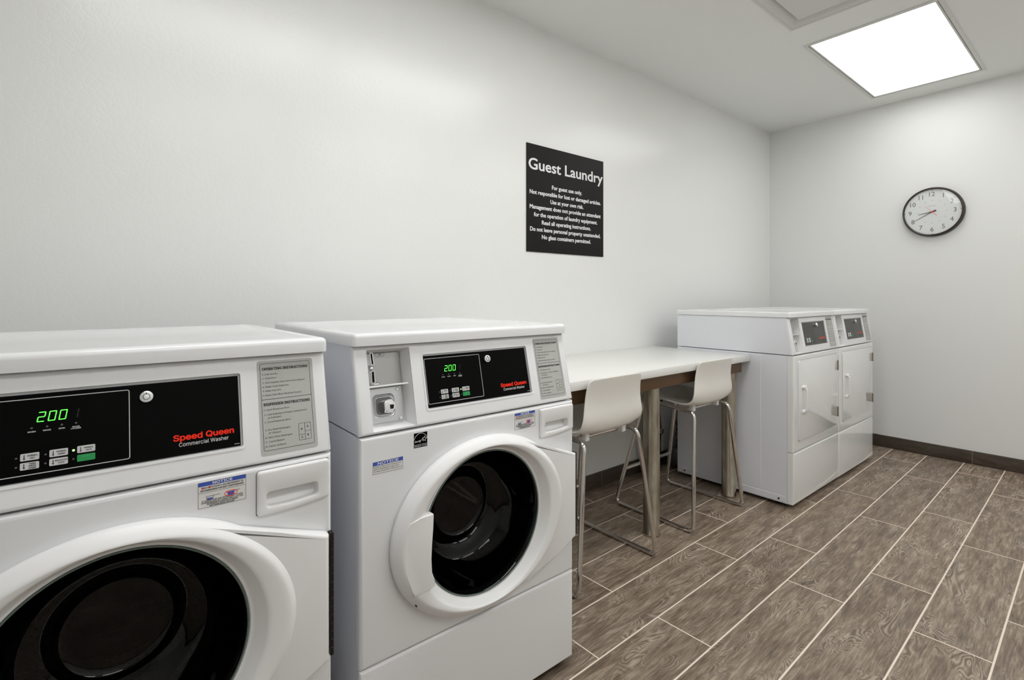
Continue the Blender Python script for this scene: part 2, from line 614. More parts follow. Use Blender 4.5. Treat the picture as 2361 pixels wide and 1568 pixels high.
# ------------------------------------------------------------------ the room
def room():
    bm = bmesh.new()
    box_bm(bm, XN - 0.1, XF + 0.1, YN - 0.1, 0.1, -0.08, 0.0)
    structure(finish('floor', bm, M['floor']))
    # ceiling with openings for two lay-in lamps, the added fill panels and the air diffuser
    bm = bmesh.new()
    box_bm(bm, XN - 0.1, XF + 0.1, YN - 0.1, 0.1, CEIL, CEIL + 0.16)
    ceil = finish('ceiling', bm, M['ceiling'])
    cuts = []
    for x0, x1, y0, y1 in ((3.072, 4.226, -1.389, -0.812), (-0.13, 1.03, -1.389, -0.812), (2.225, 2.823, -1.427, -0.825),
                           (3.072, 4.226, -2.920, -2.343), (-0.13, 1.03, -2.920, -2.343), (1.466, 2.626, -2.920, -2.343), (1.066, 2.184, -1.389, -0.812)):
        cuts.append(box('cut', x0, x1, y0, y1, CEIL - 0.1, CEIL + 0.1, M['trim']))
    structure(boolean(ceil, cuts))
    structure(box('wall_left', XN - 0.1, XF + 0.1, 0.0, 0.1, 0, CEIL, M['wall']))
    structure(box('wall_far', XF, XF + 0.1, YN, 0.0, 0, CEIL, M['wall_smooth']))
    structure(box('wall_right', XN - 0.1, XF + 0.1, YN - 0.1, YN, 0, CEIL, M['wall_smooth']))
    structure(box('wall_near', XN - 0.1, XN, YN, 0.0, 0, CEIL, M['wall_smooth']))
    structure(box('baseboard_left', XN, XF, -0.010, 0.0, 0.0, 0.087, M['skirting'], bev=0.002))
    structure(box('baseboard_far', XF - 0.010, XF, YN, -0.010, 0.0, 0.087, M['skirting'], bev=0.002))
    structure(box('baseboard_right', XN, XF - 0.010, YN, YN + 0.010, 0.0, 0.087, M['skirting'], bev=0.002))
    structure(box('baseboard_near', XN, XN + 0.010, YN + 0.010, -0.010, 0.0, 0.087, M['skirting'], bev=0.002))
room()

DOWN = frame((0, 0, CEIL), (1, 0, 0), (0, -1, 0))          # u = x, v = -y, n points down

def troffer(x0, x1, y0, y1, label, lamp='lamp'):
    t = thing('ceiling_light', label, 'ceiling light', ((x0 + x1) / 2, (y0 + y1) / 2, CEIL))
    w, h = (x1 - x0) / 2, (y1 - y0) / 2
    D = frame((0, 0, 0), (1, 0, 0), (0, -1, 0))
    bm = bmesh.new()
    outline_bm(bm, -w - 0.030, -h - 0.030, w + 0.030, h + 0.030, 0.002, 0.017, 0.0, 0.004)
    finish('trim_ring', bm, M['trim'], t, xf=D)
    bm = bmesh.new()
    outline_bm(bm, -w - 0.0085, -h - 0.0085, w + 0.0085, h + 0.0085, 0.002, 0.0085, -0.02, 0.001)
    finish('door_frame', bm, M['trim'], t, xf=D)
    bm = bmesh.new()
    prism_bm(bm, [(-w, -h), (w, -h), (w, h), (-w, h)], -0.012, -0.006)
    finish('diffuser', bm, M[lamp], t, xf=D)
    bm = bmesh.new()
    box_bm(bm, -w - 0.011, w + 0.011, -h - 0.011, h + 0.011, 0.022, 0.085)
    finish('housing', bm, M['trim'], t)
    return t

LIGHT_B = troffer(-0.11, 1.01, -1.369, -0.827, 'lit rectangular ceiling light panel near the camera, above the washers')
LIGHT_A = troffer(3.083, 4.212, -1.369, -0.827, 'lit rectangular ceiling light panel above the floor by the dryers', 'lamp_far')
FILL_C = troffer(3.083, 4.212, -2.90, -2.358, 'added unseen fill light panel in the second row, at the far wall', 'lamp_fill')  # out of view, added to brighten the far wall
FILL_D = troffer(-0.11, 1.01, -2.90, -2.358, 'added unseen fill light panel in the second row, behind the camera', 'lamp_fill')  # out of view, added as frontal fill for the washers
FILL_E = troffer(1.486, 2.606, -2.90, -2.358, 'added unseen fill light panel in the second row, between the other two', 'lamp_fill')  # out of view, added to fill the dryer side and sign wall
FILL_F = troffer(1.080, 2.170, -1.369, -0.827, 'added unseen fill light panel in front of the sign wall, above the stools')  # unseen panel added to light table and wall from above
for o in (LIGHT_A, LIGHT_B, FILL_C, FILL_D, FILL_E, FILL_F):
    o['group'] = 'ceiling light panels'

def air_diffuser():
    t = thing('air_diffuser', 'square white ceiling air diffuser next to the light panel', 'vent', (2.524, -1.126, CEIL))
    D = frame((0, 0, 0), (1, 0, 0), (0, -1, 0))
    a = 0.305
    bm = bmesh.new()
    outline_bm(bm, -a, -a, a, a, 0.001, 0.012, -0.002, 0.003)
    finish('rim', bm, M['trim'], t, xf=D)
    bm = bmesh.new()
    sq = lambda q: [(-q, -q), (q, -q), (q, q), (-q, q)]
    prof = [(a - 0.012, 0.001), (a - 0.03, -0.006), (a - 0.06, -0.045), (a - 0.085, -0.075)]
    rings = [[bm.verts.new((p[0], p[1], n)) for p in sq(q)] for q, n in prof]
    for r0, r1 in zip(rings, rings[1:]):
        for i in range(4):
            bm.faces.new((r0[i], r0[(i + 1) % 4], r1[(i + 1) % 4], r1[i]))
    bm.faces.new(rings[-1])
    finish('cone', bm, M['diffuser'], t, xf=D)
    bm = bmesh.new()
    q = a - 0.062
    prism_bm(bm, sq(q), -0.022, -0.010, 0.004, 2)
    finish('centre_plate', bm, M['diffuser'], t, xf=D)
air_diffuser()

# ------------------------------------------------------------------ laundry machines
TILT = 0.045 / 0.195
CZ0 = 0.798
KV = math.sqrt(0.045 ** 2 + 0.195 ** 2) / 0.195

def kv(z):
    return (z - CZ0) * KV

def seven_seg(bm, digit, u, v, w, h, n, slant):
    t = 0.0013
    segs = {'2': 'abged', '0': 'abcdef', '1': 'bc'}[digit]
    g = 0.0003
    R = {'a': (t * .4, h - t, w - t * .4, h), 'd': (t * .4, 0, w - t * .4, t), 'g': (t * .6, h / 2 - t / 2, w - t * .6, h / 2 + t / 2),
         'b': (w - t, h / 2 + g, w, h - t * .6), 'c': (w - t, t * .6, w, h / 2 - g), 'f': (0, h / 2 + g, t, h - t * .6), 'e': (0, t * .6, t, h / 2 - g)}
    for s in segs:
        a, b, c, d = R[s]
        vs = [bm.verts.new((u + x + slant * y, v + y, n)) for x, y in ((a, b), (c, b), (c, d), (a, d))]
        bm.faces.new(vs)

def thermometer(bm, u, v, h, n):
    prism_bm(bm, circle(u, v + h * 0.16, h * 0.16, 10), n - 0.0001, n)
    prism_bm(bm, [(u - h * 0.07, v + h * 0.2), (u + h * 0.07, v + h * 0.2), (u + h * 0.07, v + h), (u - h * 0.07, v + h)], n - 0.0001, n)

def console_controls(con, F, dryer=False, W=0.663):
    """black control panel with display, buttons, lock and print, in the sloped frame F"""
    sx = W / 0.663
    X = lambda u: u * sx
    cp = prism('control_panel', rrect(X(0.1735), kv(0.8385), X(0.5030), kv(0.9610), 0.0012), -0.006, -0.0030, M['dryer_panel'] if dryer else M['black_panel'], con, xf=F)
    n = -0.0027
    if dryer:
        prism('display_window', [(X(.178), kv(.846)), (X(.335), kv(.846)), (X(.335), kv(.955)), (X(.178), kv(.955))], -0.003, -0.0028, M['dryer_display'], cp, xf=F)
    bm = bmesh.new()
    outline_bm(bm, X(0.1775), kv(0.8465), X(0.3435), kv(0.9545), 0.0035, 0.0012, n - 0.0001, n)
    finish('border_line', bm, M['grey_print'] if dryer else M['button'], cp, xf=F)
    if not dryer:
        bm = bmesh.new()
        for i, d in enumerate('200'):
            seven_seg(bm, d, 0.2320 + 0.0122 * i, kv(0.9195), 0.0087, 0.0148, n, 0.16)
        o = finish('lit_digits', bm, M['led_digit'], cp, 0, xf=F)
        o['label'] = 'green lit number 200'
        bm = bmesh.new()
        seven_seg(bm, '1', 0.2700, kv(0.9195), 0.0087, 0.0148, n, 0.16)
        finish('unlit_digit', bm, M['unlit_digit'], cp, 0, xf=F)
        for u in (0.2270, 0.2440, 0.2605, 0.2770):
            prism('indicator', circle(u, kv(0.9120), 0.0014, 12), n - 0.0004, n, M['led_off'], cp, xf=F)
        letters('cycle_lettering', [('WASH', .2270, kv(.9058), .0019, dict(align='C', bold=.02, sx=1.15)),
                                    ('RINSE', .2440, kv(.9058), .0019, dict(align='C', bold=.02, sx=1.15)),
                                    ('SPIN', .2605, kv(.9058), .0019, dict(align='C', bold=.02, sx=1.15)),
                                    ('DOOR', .2770, kv(.9058), .0019, dict(align='C', bold=.02, sx=1.15)),
                                    ('LOCKED', .2770, kv(.9033), .0019, dict(align='C', bold=.02, sx=1.15))], M['white_print'], cp, F, n)
    rows = ((0.8670, 0.8772), (0.8545, 0.8645))
    cols = ((0.2155, 0.2360), (0.2470, 0.2680), (0.2785, 0.3000))
    caps = [[('NORMAL', 'HOT'), ('NORMAL', 'WARM'), ('NORMAL', 'COLD')], [('PERM', 'PRESS', 'WARM'), ('DELICATES', 'COLD'), ('START',)]]
    for r in range(2):
        for c in range(3):
            if dryer and r == 0 and c == 2:
                continue
            green = r == 1 and c == 2
            u0, u1 = X(cols[c][0]), X(cols[c][1])
            v0, v1 = kv(rows[r][0]), kv(rows[r][1])
            b = prism('button', rrect(u0, v0, u1, v1, 0.0014, 3), n - 0.0002, n + 0.0002, M['green'] if green else M['button'], cp, xf=F)
            if green:
                b['label'] = 'green start button'
            if not dryer:
                words = caps[r][c]
                k = len(words)
                uc = (u0 + u1) / 2 + (0.0 if green else 0.003)
                step = 0.0031 if k == 3 else 0.0036
                top = (v0 + v1) / 2 + (k - 1) * step / 2 - 0.001
                if green:
                    top += 0.002
                letters('lettering', [(w, uc, top - i * step, 0.0019, dict(align='C', bold=.02, sx=1.0)) for i, w in enumerate(words)], M['green_print'] if green else M['black'], b, F, n + 0.0004)
                if not green:
                    bm = bmesh.new()
                    thermometer(bm, u0 + 0.0042, v0 + 0.0018, 0.0068, n + 0.0004)
                    finish('thermometer_mark', bm, M['black'] if c != 2 else M['grey_print'], b, 0, xf=F)
                lit = r == 0 and c == 2
                prism('indicator', circle(u0 - 0.0042, (v0 + v1) / 2, 0.0017 if lit else 0.0013, 12), n - 0.0004, n, M['led_on'] if lit else M['led_off'], cp, xf=F)
    # lock
    lu, lv = X(0.3655), kv(0.9400)
    if not dryer:
        lk = lathe('key_lock', [(0.0102, -0.003), (0.0102, 0.002), (0.0092, 0.004), (0.0086, 0.0042), (0.0, 0.0042)], M['chrome_soft'], cp, F, 32, cu=lu, cv=lv)
        bm = bmesh.new()
        ring_bm(bm, circle(lu, lv, 0.0052, 24), circle(lu, lv, 0.0043, 24), 0.0042, 0.0045)
        prism_bm(bm, [(lu - .0006, lv + .0035), (lu + .0006, lv + .0035), (lu + .0006, lv + .0068), (lu - .0006, lv + .0068)], 0.0042, 0.0046)
        finish('keyway', bm, M['black'], lk, xf=F)
    else:
        lathe('key_lock', [(0.0115, -0.003), (0.0115, 0.005), (0.0085, 0.009), (0.0, 0.010)], M['chrome'], cp, F, 24, cu=X(.375), cv=lv + .004)
    if not dryer:
        letters('brand_lettering', [('Speed Queen', .4020, kv(.8625), .0095, dict(width=.0905, bold=.036))], M['red'], cp, F, n)
        letters('type_lettering', [('Commercial Washer', .4095, kv(.8525), .0066, dict(width=.0745))], M['white_print'], cp, F, n)
        letters('fine_print', [('800552', .4930, kv(.8420), .0012, dict(width=.0085, bold=.02))], M['white_print'], cp, F, n)
    else:
        letters('brand_lettering', [('Speed Queen', X(.4000), kv(.8660), .0095, dict(width=.0905 * sx, bold=.055))], M['orange'], cp, F, n)
        letters('type_lettering', [('Commercial Dryer', X(.415), kv(.8525), .0062, dict(width=.064))], M['grey_print'], cp, F, n)

def instruction_label(con, F, W, dryer=False):
    sx = W / 0.663
    X = lambda u: u * sx
    lab = prism('instruction_label', rrect(X(.5350), kv(.8130), X(.6375), kv(.9835), .005), -0.0005, 0.0006, M['label_grey'], con, xf=F)
    n = 0.0009
    a, b = X(.5400), X(.6315)
    bm = bmesh.new()
    outline_bm(bm, a, kv(.8210), b, kv(.9785), .003, .0006, n - .0001, n)
    prism_bm(bm, [(a, kv(.9120)), (b, kv(.9120)), (b, kv(.9127)), (a, kv(.9127))], n - .0001, n)
    if not dryer:
        # compartment diagram
        q = lambda x0, z0, x1, z1: outline_bm(bm, X(x0), kv(z0), X(x1), kv(z1), .0003, .0005, n - .0001, n, 1)
        q(.6030, .8400, .6150, .8610); q(.6030, .8300, .6150, .8405); q(.6145, .8455, .6260, .8610); q(.6145, .8300, .6260, .8460)
    finish('border_line', bm, M['black'], lab, xf=F)
    H = dict(bold=.02)
    u = X(.5435)
    W_ = X(.6280) - u
    it = [('OPERATING INSTRUCTIONS', u + .0005, kv(.9660), .0046, dict(width=W_ - .001, bold=.03))]
    body = [('1. Load Laundry.', .9570, .029), ('2. Close Door.', .9495, .027), ('3. Add Supplies (See Instructions Below).', .9415, .0805),
            ('4. Make Cycle Selection.', .9340, .049), ('5. Make Payment.', .9265, .034), ('6. Press Start (Door Must be Closed).', .9185, .072)]
    if not dryer:
        it += [('DISPENSER INSTRUCTIONS', u + .0005, kv(.9010), .0046, dict(width=W_ - .001, bold=.03))]
        body += [('1. Open Dispenser Door.', .8920, .048), ('2. Load Supplies in Proper Compartment', .8835, .0795), ('as Indicated.', .8775, .025),
                 ('3. Close Dispenser Door.', .8700, .049), ('A. Pre Wash Detergent', .8560, .046), ('(If Offered)', .8500, .022),
                 ('B. Main Wash Detergent', .8425, .049), ('C. Liquid Bleach', .8350, .034), ('D. Fabric Softener', .8270, .037)]
    else:
        body = body[:4]
        for i in range(4):
            pass
    for s, z, w in body:
        ind = .006 if s[0] in '(a' else 0
        it.append((s, u + ind, kv(z), .0031, dict(width=w * sx * 0.97, bold=.012)))
    if not dryer:
        it += [('D', X(.6090), kv(.8485), .0034, dict(align='C', bold=.02)), ('C', X(.6090), kv(.8335), .0034, dict(align='C', bold=.02)),
               ('A', X(.6200), kv(.8520), .0034, dict(align='C', bold=.02)), ('B', X(.6200), kv(.8365), .0034, dict(align='C', bold=.02))]
    letters('lettering', it, M['black'], lab, F, n)
    if dryer:
        bm = bmesh.new()
        for i in range(5):
            z = .8960 - i * .0125
            prism_bm(bm, [(a + .004, kv(z)), (b - .004, kv(z)), (b - .004, kv(z + .0012)), (a + .004, kv(z + .0012))], n - .0001, n)
        finish('rule_lines', bm, M['grey_print'], lab, xf=F)

def coin_niche(con, F, W, hole):
    u0, v0, u1, v1 = hole
    d = -0.040
    bm = bmesh.new()
    A = [bm.verts.new((x, y, -0.003)) for x, y in ((u0, v0), (u1, v0), (u1, v1), (u0, v1))]
    B = [bm.verts.new((x, y, d)) for x, y in ((u0 + .001, v0 + .012), (u1 - .010, v0 + .012), (u1 - .010, v1 - .004), (u0 + .001, v1 - .004))]
    for i in range(4):
        bm.faces.new((A[i], A[(i + 1) % 4], B[(i + 1) % 4], B[i]))
    bm.faces.new(B)
    for f in bm.faces:
        f.normal_update()
    ni = finish('coin_niche', bm, M['plastic'], con, xf=F)
    box('ledge', u0 + .0006, u1 - .0075, kv(.9010), kv(.9050), d, -0.006, M['plastic'], ni, 0.0012, xf=F)
    sp = prism('coin_slot_plate', [(u0 + .002, kv(.9055)), (u1 - .0115, kv(.9055)), (u1 - .0115, v1 - .006), (u0 + .002, v1 - .006)], d, -0.034, M['steel'], ni, xf=F)
    c = u0 + 0.026
    bm = bmesh.new()
    for a in ((c + .001, kv(.955), .0022, .026, -.05), (c - .001, kv(.9135), .0030, .026, 0.03)):
        x, y, w, h, sl = a
        prism_bm(bm, [(x - w, y), (x + w, y), (x + w + sl * h, y + h), (x - w + sl * h, y + h)], -0.034, -0.0336)
    finish('coin_slot', bm, M['dark_void'], sp, xf=F)
    bm = bmesh.new()
    for a in ((c + .001, kv(.955), .0022, .026, -.05), (c - .001, kv(.9135), .0030, .026, 0.03)):
        x, y, w, h, sl = a
        ring_bm(bm, [(x - w - .0013, y - .001), (x + w + .0013, y - .001), (x + w + .0013 + sl * h, y + h + .001), (x - w - .0013 + sl * h, y + h + .001)],
                [(x - w, y), (x + w, y), (x + w + sl * h, y + h), (x - w + sl * h, y + h)], -0.034, -0.0326)
    finish('slot_bezel', bm, M['chrome'], sp, xf=F)
    lathe('return_button', [(0.0085, -0.034), (0.0085, -0.031), (0.0070, -0.0300), (0.0062, -0.0320), (0.0050, -0.0270), (0.0030, -0.0235), (0.0, -0.0225)], M['chrome'], sp, F, 28, cu=c - .006, cv=kv(.9455))
    bm = bmesh.new()
    tube_bm(bm, fillet([(c - .009, kv(.912), -.031), (c - .004, kv(.909), -.022), (c + .008, kv(.909), -.022), (c + .012, kv(.913), -.031)], .005), 0.0016, 8)
    finish('return_cup', bm, M['chrome'], sp, 60, xf=F)
    # 25 cent plate
    bm = bmesh.new()
    hx = lambda e: [(c + .009 - e, kv(.9765)), (c + .013, kv(.9805) + e), (c + .029, kv(.9805) + e), (c + .033 + e, kv(.9765)), (c + .029, kv(.9725) - e), (c + .013, kv(.9725) - e)]
    ring_bm(bm, hx(.0005), hx(0), -.034, -.0337)
    text_bm(bm, '25¢', c + .021, kv(.9750), .0032, -.0337, align='C', bold=.02)
    finish('price_mark', bm, M['black'], sp, 0, xf=F)
    # coin box front
    cb = prism('coin_box_plate', [(u0 + .002, v0 + .016), (u1 - .0130, v0 + .016), (u1 - .0130, kv(.9000)), (u0 + .002, kv(.9000))], d + .0005, -0.035, M['zinc'], ni, 0.001, 1, xf=F)
    cu, cv = u0 + .046, kv(.8590)
    bm = bmesh.new()
    o1, o2, o3, o4 = (rrect(cu - a, cv - a, cu + a, cv + a, r, 6) for a, r in ((.0275, .012), (.0248, .011), (.0220, .010), (.0200, .009)))
    L = [[bm.verts.new((p[0], p[1], z)) for p in q] for q, z in ((o1, -.0350), (o2, -.0325), (o3, -.0335), (o4, -.0385))]
    for a, b in zip(L, L[1:]):
        for i in range(len(a)):
            j = (i + 1) % len(a)
            bm.faces.new((a[i], a[j], b[j], b[i]))
    finish('raised_ring', bm, M['zinc'], cb, 50, xf=F)
    bm = bmesh.new()
    prism_bm(bm, rrect(cu - .0198, cv - .0198, cu + .0198, cv + .0198, .008, 5), -.035, -.0345)
    finish('recess_floor', bm, M['steel_dark'], cb, xf=F)
    lb = prism('lock_block', rrect(cu - .0070, cv - .0170, cu + .0190, cv + .0130, .007, 5), -.0345, -.0150, M['chrome_soft'], cb, 0.0045, 4, xf=F)
    bm = bmesh.new()
    prism_bm(bm, [(cu + .006, cv - .009), (cu + .014, cv - .009), (cu + .016, cv), (cu + .006, cv + .001)], -.0150, -.0145)
    finish('keyhole', bm, M['dark_void'], lb, xf=F)
    for su, sv in ((u1 - .024, kv(.8930)), (u1 - .022, kv(.8260)), (u0 + .008, kv(.8880)), (u0 + .008, kv(.8260))):
        lathe('screw', [(0.0045, -.035), (0.0042, -.0325), (0.0, -.0315)], M['chrome_soft'], cb, F, 16, cu=su, cv=sv)

def dryer_coin_parts(con, F, W, hole):
    u0, v0, u1, v1 = hole
    d = -0.048
    bm = bmesh.new()
    A = [bm.verts.new((x, y, -0.003)) for x, y in ((u0, v0), (u1, v0), (u1, v1), (u0, v1))]
    B = [bm.verts.new((x, y, d)) for x, y in ((u0 + .001, v0 + .010), (u1 - .008, v0 + .010), (u1 - .008, v1 - .004), (u0 + .001, v1 - .004))]
    for i in range(4):
        bm.faces.new((A[i], A[(i + 1) % 4], B[(i + 1) % 4], B[i]))
    bm.faces.new(B)
    ni = finish('coin_niche', bm, M['plastic'], con, xf=F)
    box('ledge', u0 + .0006, u1 - .006, kv(.9010), kv(.9050), d, -0.004, M['plastic'], ni, 0.0012, xf=F)
    prism('coin_slot_plate', [(u0 + .002, kv(.9055)), (u1 - .0095, kv(.9055)), (u1 - .0095, v1 - .006), (u0 + .002, v1 - .006)], d, -0.042, M['steel'], ni, xf=F)
    lb = prism('lock_block', rrect(u0 + .040, kv(.842), u0 + .066, kv(.872), .007, 5), -.045, -.012, M['chrome'], ni, 0.003, 3, xf=F)
    prism('keyhole', [(u0 + .050, kv(.852)), (u0 + .058, kv(.852)), (u0 + .058, kv(.862)), (u0 + .050, kv(.862))], -.012, -.0115, M['dark_void'], lb, xf=F)

def console(root, W, D, dryer=False, slope=0.045):
    """upper housing, sloped front with its niche and control panel, and the lid"""
    F = frame((0, 0, CZ0), (1, 0, 0), (0, slope, 0.195))
    sx = W / 0.663
    # housing behind the sloped front (open towards the front)
    bm = bmesh.new()
    for x0, x1 in ((0.0015, 0.012), (W - 0.012, W - 0.0015)):
        vs = [(x0, 0.019, .8005), (x0, D, .8005), (x0, D, .9935), (x0, slope + 0.0128, .9935)]
        vs2 = [(x1, y, z) for _, y, z in vs]
        a = [bm.verts.new(v) for v in vs]
        b = [bm.verts.new(v) for v in vs2]
        bm.faces.new(a); bm.faces.new(b[::-1])
        for i in range(4):
            bm.faces.new((a[i], a[(i + 1) % 4], b[(i + 1) % 4], b[i]))
    box_bm(bm, 0.012, W - 0.012, D - 0.01, D, .8005, .9935)
    box_bm(bm, 0.012, W - 0.012, 0.09, D - 0.01, .985, .9935)
    finish('console_housing', bm, M['enamel_side'], root)
    # sloped front
    bm = bmesh.new()
    prof = [(0.0005, 0.8000), (slope - 0.0005, 0.9935), (slope + 0.016, 0.9935), (0.0175 + slope * 0.45, 0.9935), (0.0175, 0.8000)]
    prof = [(0.0005, 0.8000), (slope - 0.0005, 0.9935), (slope + 0.012, 0.9935), (0.0182, 0.8000)]
    a = [bm.verts.new((0.0, y, z)) for y, z in prof]
    b = [bm.verts.new((W, y, z)) for y, z in prof]
    bm.faces.new(a); bm.faces.new(b[::-1])
    for i in range(4):
        bm.faces.new((a[i], a[(i + 1) % 4], b[(i + 1) % 4], b[i]))
    es = [e for e in bm.edges if sum(1 for v in e.verts if v.co.y < (0.01 if v.co.z < .9 else slope + 0.005)) == 2]
    bmesh.ops.bevel(bm, geom=es, offset=0.007, segments=4, affect='EDGES', profile=0.5)
    con = finish('console_front', bm, M['enamel'], root)
    hole = (0.0320 * sx, kv(.8060), 0.1400 * sx, kv(.9850))
    c1 = prism('cut', rrect(hole[0], hole[1], hole[2], hole[3], .003, 3), -0.08, 0.02, M['plastic'], xf=F)
    c2 = prism('cut', rrect(.1715 * sx, kv(.8350), .5085 * sx, kv(.9670), .006, 4), -0.0055, 0.02, M['plastic'], xf=F)
    boolean(con, [c1, c2])
    bm = bmesh.new()
    ring_bm(bm, rrect(.1685 * sx, kv(.8320), .5115 * sx, kv(.9700), .008, 5), rrect(.1735 * sx, kv(.8370), .5065 * sx, kv(.9650), .004, 5), -0.003, 0.0012)
    finish('panel_bezel', bm, M['enamel'], con, 60, xf=F)
    (dryer_coin_parts if dryer else coin_niche)(con, F, W, hole)
    console_controls(con, F, dryer, W)
    instruction_label(con, F, W, dryer)
    # lid with a slightly sunk top
    y0 = slope - 0.013
    bm = bmesh.new()
    bmesh.ops.create_cube(bm, size=1.0)
    for v in bm.verts:
        v.co = Vector((-.003 + (v.co.x + .5) * (W + .006), y0 + (v.co.y + .5) * (D + .006 - y0), .9950 + (v.co.z + .5) * .0285))
    top = [f for f in bm.faces if f.normal.z > 0.9]
    bmesh.ops.bevel(bm, geom=[e for e in bm.edges if any(f in top for f in e.link_faces) or abs(e.verts[0].co.z - e.verts[1].co.z) > .01], offset=0.010, segments=4, affect='EDGES', profile=0.5)
    top = max(bm.faces, key=lambda f: f.calc_center_median().z * 100 + f.calc_area())
    r = bmesh.ops.inset_region(bm, faces=[top], thickness=0.030)
    r = bmesh.ops.inset_region(bm, faces=[top], thickness=0.008)
    for v in top.verts:
        v.co.z -= 0.0025
    finish('lid', bm, M['enamel'], root)
    return F

def washer():
    W, D = 0.663, 0.672
    t = thing('washing_machine', '', 'washing machine')
    console(t, W, D)
    # body shell
    bm = bmesh.new()
    box_bm(bm, 0.0015, 0.006, 0.0195, D, 0.028, 0.7965)
    box_bm(bm, W - 0.006, W - 0.0015, 0.0195, D, 0.028, 0.7965)
    box_bm(bm, 0.006, W - 0.006, D - 0.006, D, 0.028, 0.7965)
    box_bm(bm, 0.006, W - 0.006, 0.0195, D - 0.006, 0.028, 0.034)
    finish('cabinet', bm, M['enamel_side'], t)
    for x in (0.05, W - 0.05):
        for y in (0.09, D - 0.06):
            lathe('foot', [(0.0, 0.0), (0.018, 0.0), (0.018, 0.012), (0.008, 0.016), (0.008, 0.029), (0.0, 0.029)], M['rubber'], t, Matrix.Translation((x, y, 0)), 16)
    box('gap_shade', 0.02, W - 0.02, 0.03, 0.036, 0.006, 0.029, M['rubber'], t)  # black strip stands in for shade in the gap under the body
    G = frame((0, 0, 0), (1, 0, 0), (0, 0, 1))             # u = x, v = z, n = towards the room
    cx, cz = 0.3315, 0.530
    # front panel with a round opening
    bm = bmesh.new()
    box_bm(bm, 0, W, 0, 0.0185, 0.2905, 0.7965)
    es = [e for e in bm.edges if (e.verts[0].co.y < .01 and e.verts[1].co.y < .01)]
    bmesh.ops.bevel(bm, geom=es, offset=0.008, segments=4, affect='EDGES', profile=0.5)
    fp = finish('front_panel', bm, M['enamel'], t)
    boolean(fp, [prism('cut', circle(cx, cz, 0.178, 72), -0.1, 0.1, M['plastic'], xf=G)])
    bm = bmesh.new()
    box_bm(bm, 0, W, 0, 0.0185, 0.030, 0.2880)
    es = [e for e in bm.edges if (e.verts[0].co.y < .01 and e.verts[1].co.y < .01)]
    bmesh.ops.bevel(bm, geom=es, offset=0.008, segments=4, affect='EDGES', profile=0.5)
    finish('lower_panel', bm, M['enamel'], t)
    # drum and gasket
    lathe('door_gasket', [(0.176, -0.019), (0.172, -0.012), (0.165, -0.03), (0.170, -0.07), (0.190, -0.085), (0.245, -0.09)], M['rubber'], t, G, 72, cu=cx, cv=cz)
    dr = lathe('drum', [(0.246, -0.092), (0.246, -0.46), (0.20, -0.49), (0.08, -0.47), (0.0, -0.46)], M['drum'], t, G, 72, cu=cx, cv=cz)
    for k in range(3):
        a = math.radians(250 + 120 * k)
        p = [(cx + math.cos(a) * 0.244, -y, cz + math.sin(a) * 0.244) for y in (-0.13, -0.28, -0.43)]
        bm = bmesh.new()
        tube_bm(bm, [(q[0] - math.cos(a) * 0.012, q[1], q[2] - math.sin(a) * 0.012) for q in p], 0.030, 12)
        finish('drum_lifter', bm, M['steel'], dr, 50)
    # door
    dt = 120
    def ell(a, b, d, ox=0.0, oz=0.0):
        return [(cx + ox + a * math.cos(2 * math.pi * i / dt), cz + oz + b * math.sin(2 * math.pi * i / dt), d) for i in range(dt)]
    L = [ell(.2600, .2150, .001), ell(.2645, .2195, .005), ell(.2655, .2205, .010), ell(.2650, .2200, .015), ell(.2630, .2180, .0195), ell(.2510, .2055, .0315), ell(.2470, .2015, .0345), ell(.2425, .1985, .0357),
         ell(.2350, .1978, .0357), ell(.2150, .1965, .0340), ell(.2090, .1950, .0325), ell(.2055, .1940, .0300), ell(.1890, .1870, .0140), ell(.1865, .1850, .0120), ell(.1830, .1820, .0112), ell(.1815, .1805, .0090), ell(.1800, .1790, .0050)]
    bm = bmesh.new()
    R = [[bm.verts.new(p) for p in q] for q in L]
    for a, b in zip(R, R[1:]):
        for i in range(dt):
            bm.faces.new((a[i], a[(i + 1) % dt], b[(i + 1) % dt], b[i]))
    door = finish('door', bm, M['plastic'], t, 30, xf=G)
    # hinge side wing of the door
    def ep(a_deg, k=0.985):
        a = math.radians(a_deg)
        return (cx + .2655 * k * math.cos(a), cz + .2205 * k * math.sin(a))
    pts = [ep(78, .93), (.4000, .7345), (.4400, .7205), (.4803, .7060), (.5627, .6760), (.6500, .6450), (.6500, .4030), (.5799, .3760), (.5141, .3490), (.4640, .3400), ep(-70, .93)]
    arc = [ep(a, .90) for a in range(-60, 61, 8)]
    bm = bmesh.new()
    prism_bm(bm, pts + arc, 0.0015, 0.0265)
    hi = [f for f in bm.faces if f.normal.z > .9 or abs(f.calc_center_median().z - .0265) < 1e-5]
    es = [e for e in bm.edges if all(abs(v.co.z - .0265) < 1e-5 for v in e.verts)]
    bmesh.ops.bevel(bm, geom=es, offset=0.008, segments=4, affect='EDGES', profile=0.5)
    finish('door_wing', bm, M['plastic'], door, 30, xf=G)
    # handle plate over the left of the ring
    poly = [(.1010, .5985), (.1290, .6030), (.1555, .6058), (.1610, .6040), (.1615, .5985), (.1590, .5700), (.1560, .5350), (.1545, .5020), (.1560, .4720), (.1600, .4530), (.1660, .4420), (.1655, .4365), (.1400, .4330), (.1100, .4290)]
    outer = [(cx + .2450 * math.cos(math.radians(a)), cz + .2010 * math.sin(math.radians(a))) for a in (205, 199, 193, 187, 181, 175, 169, 163)]
    bm = bmesh.new()
    prism_bm(bm, (poly + outer)[::-1], 0.020, 0.0385, 0.0025, 3)
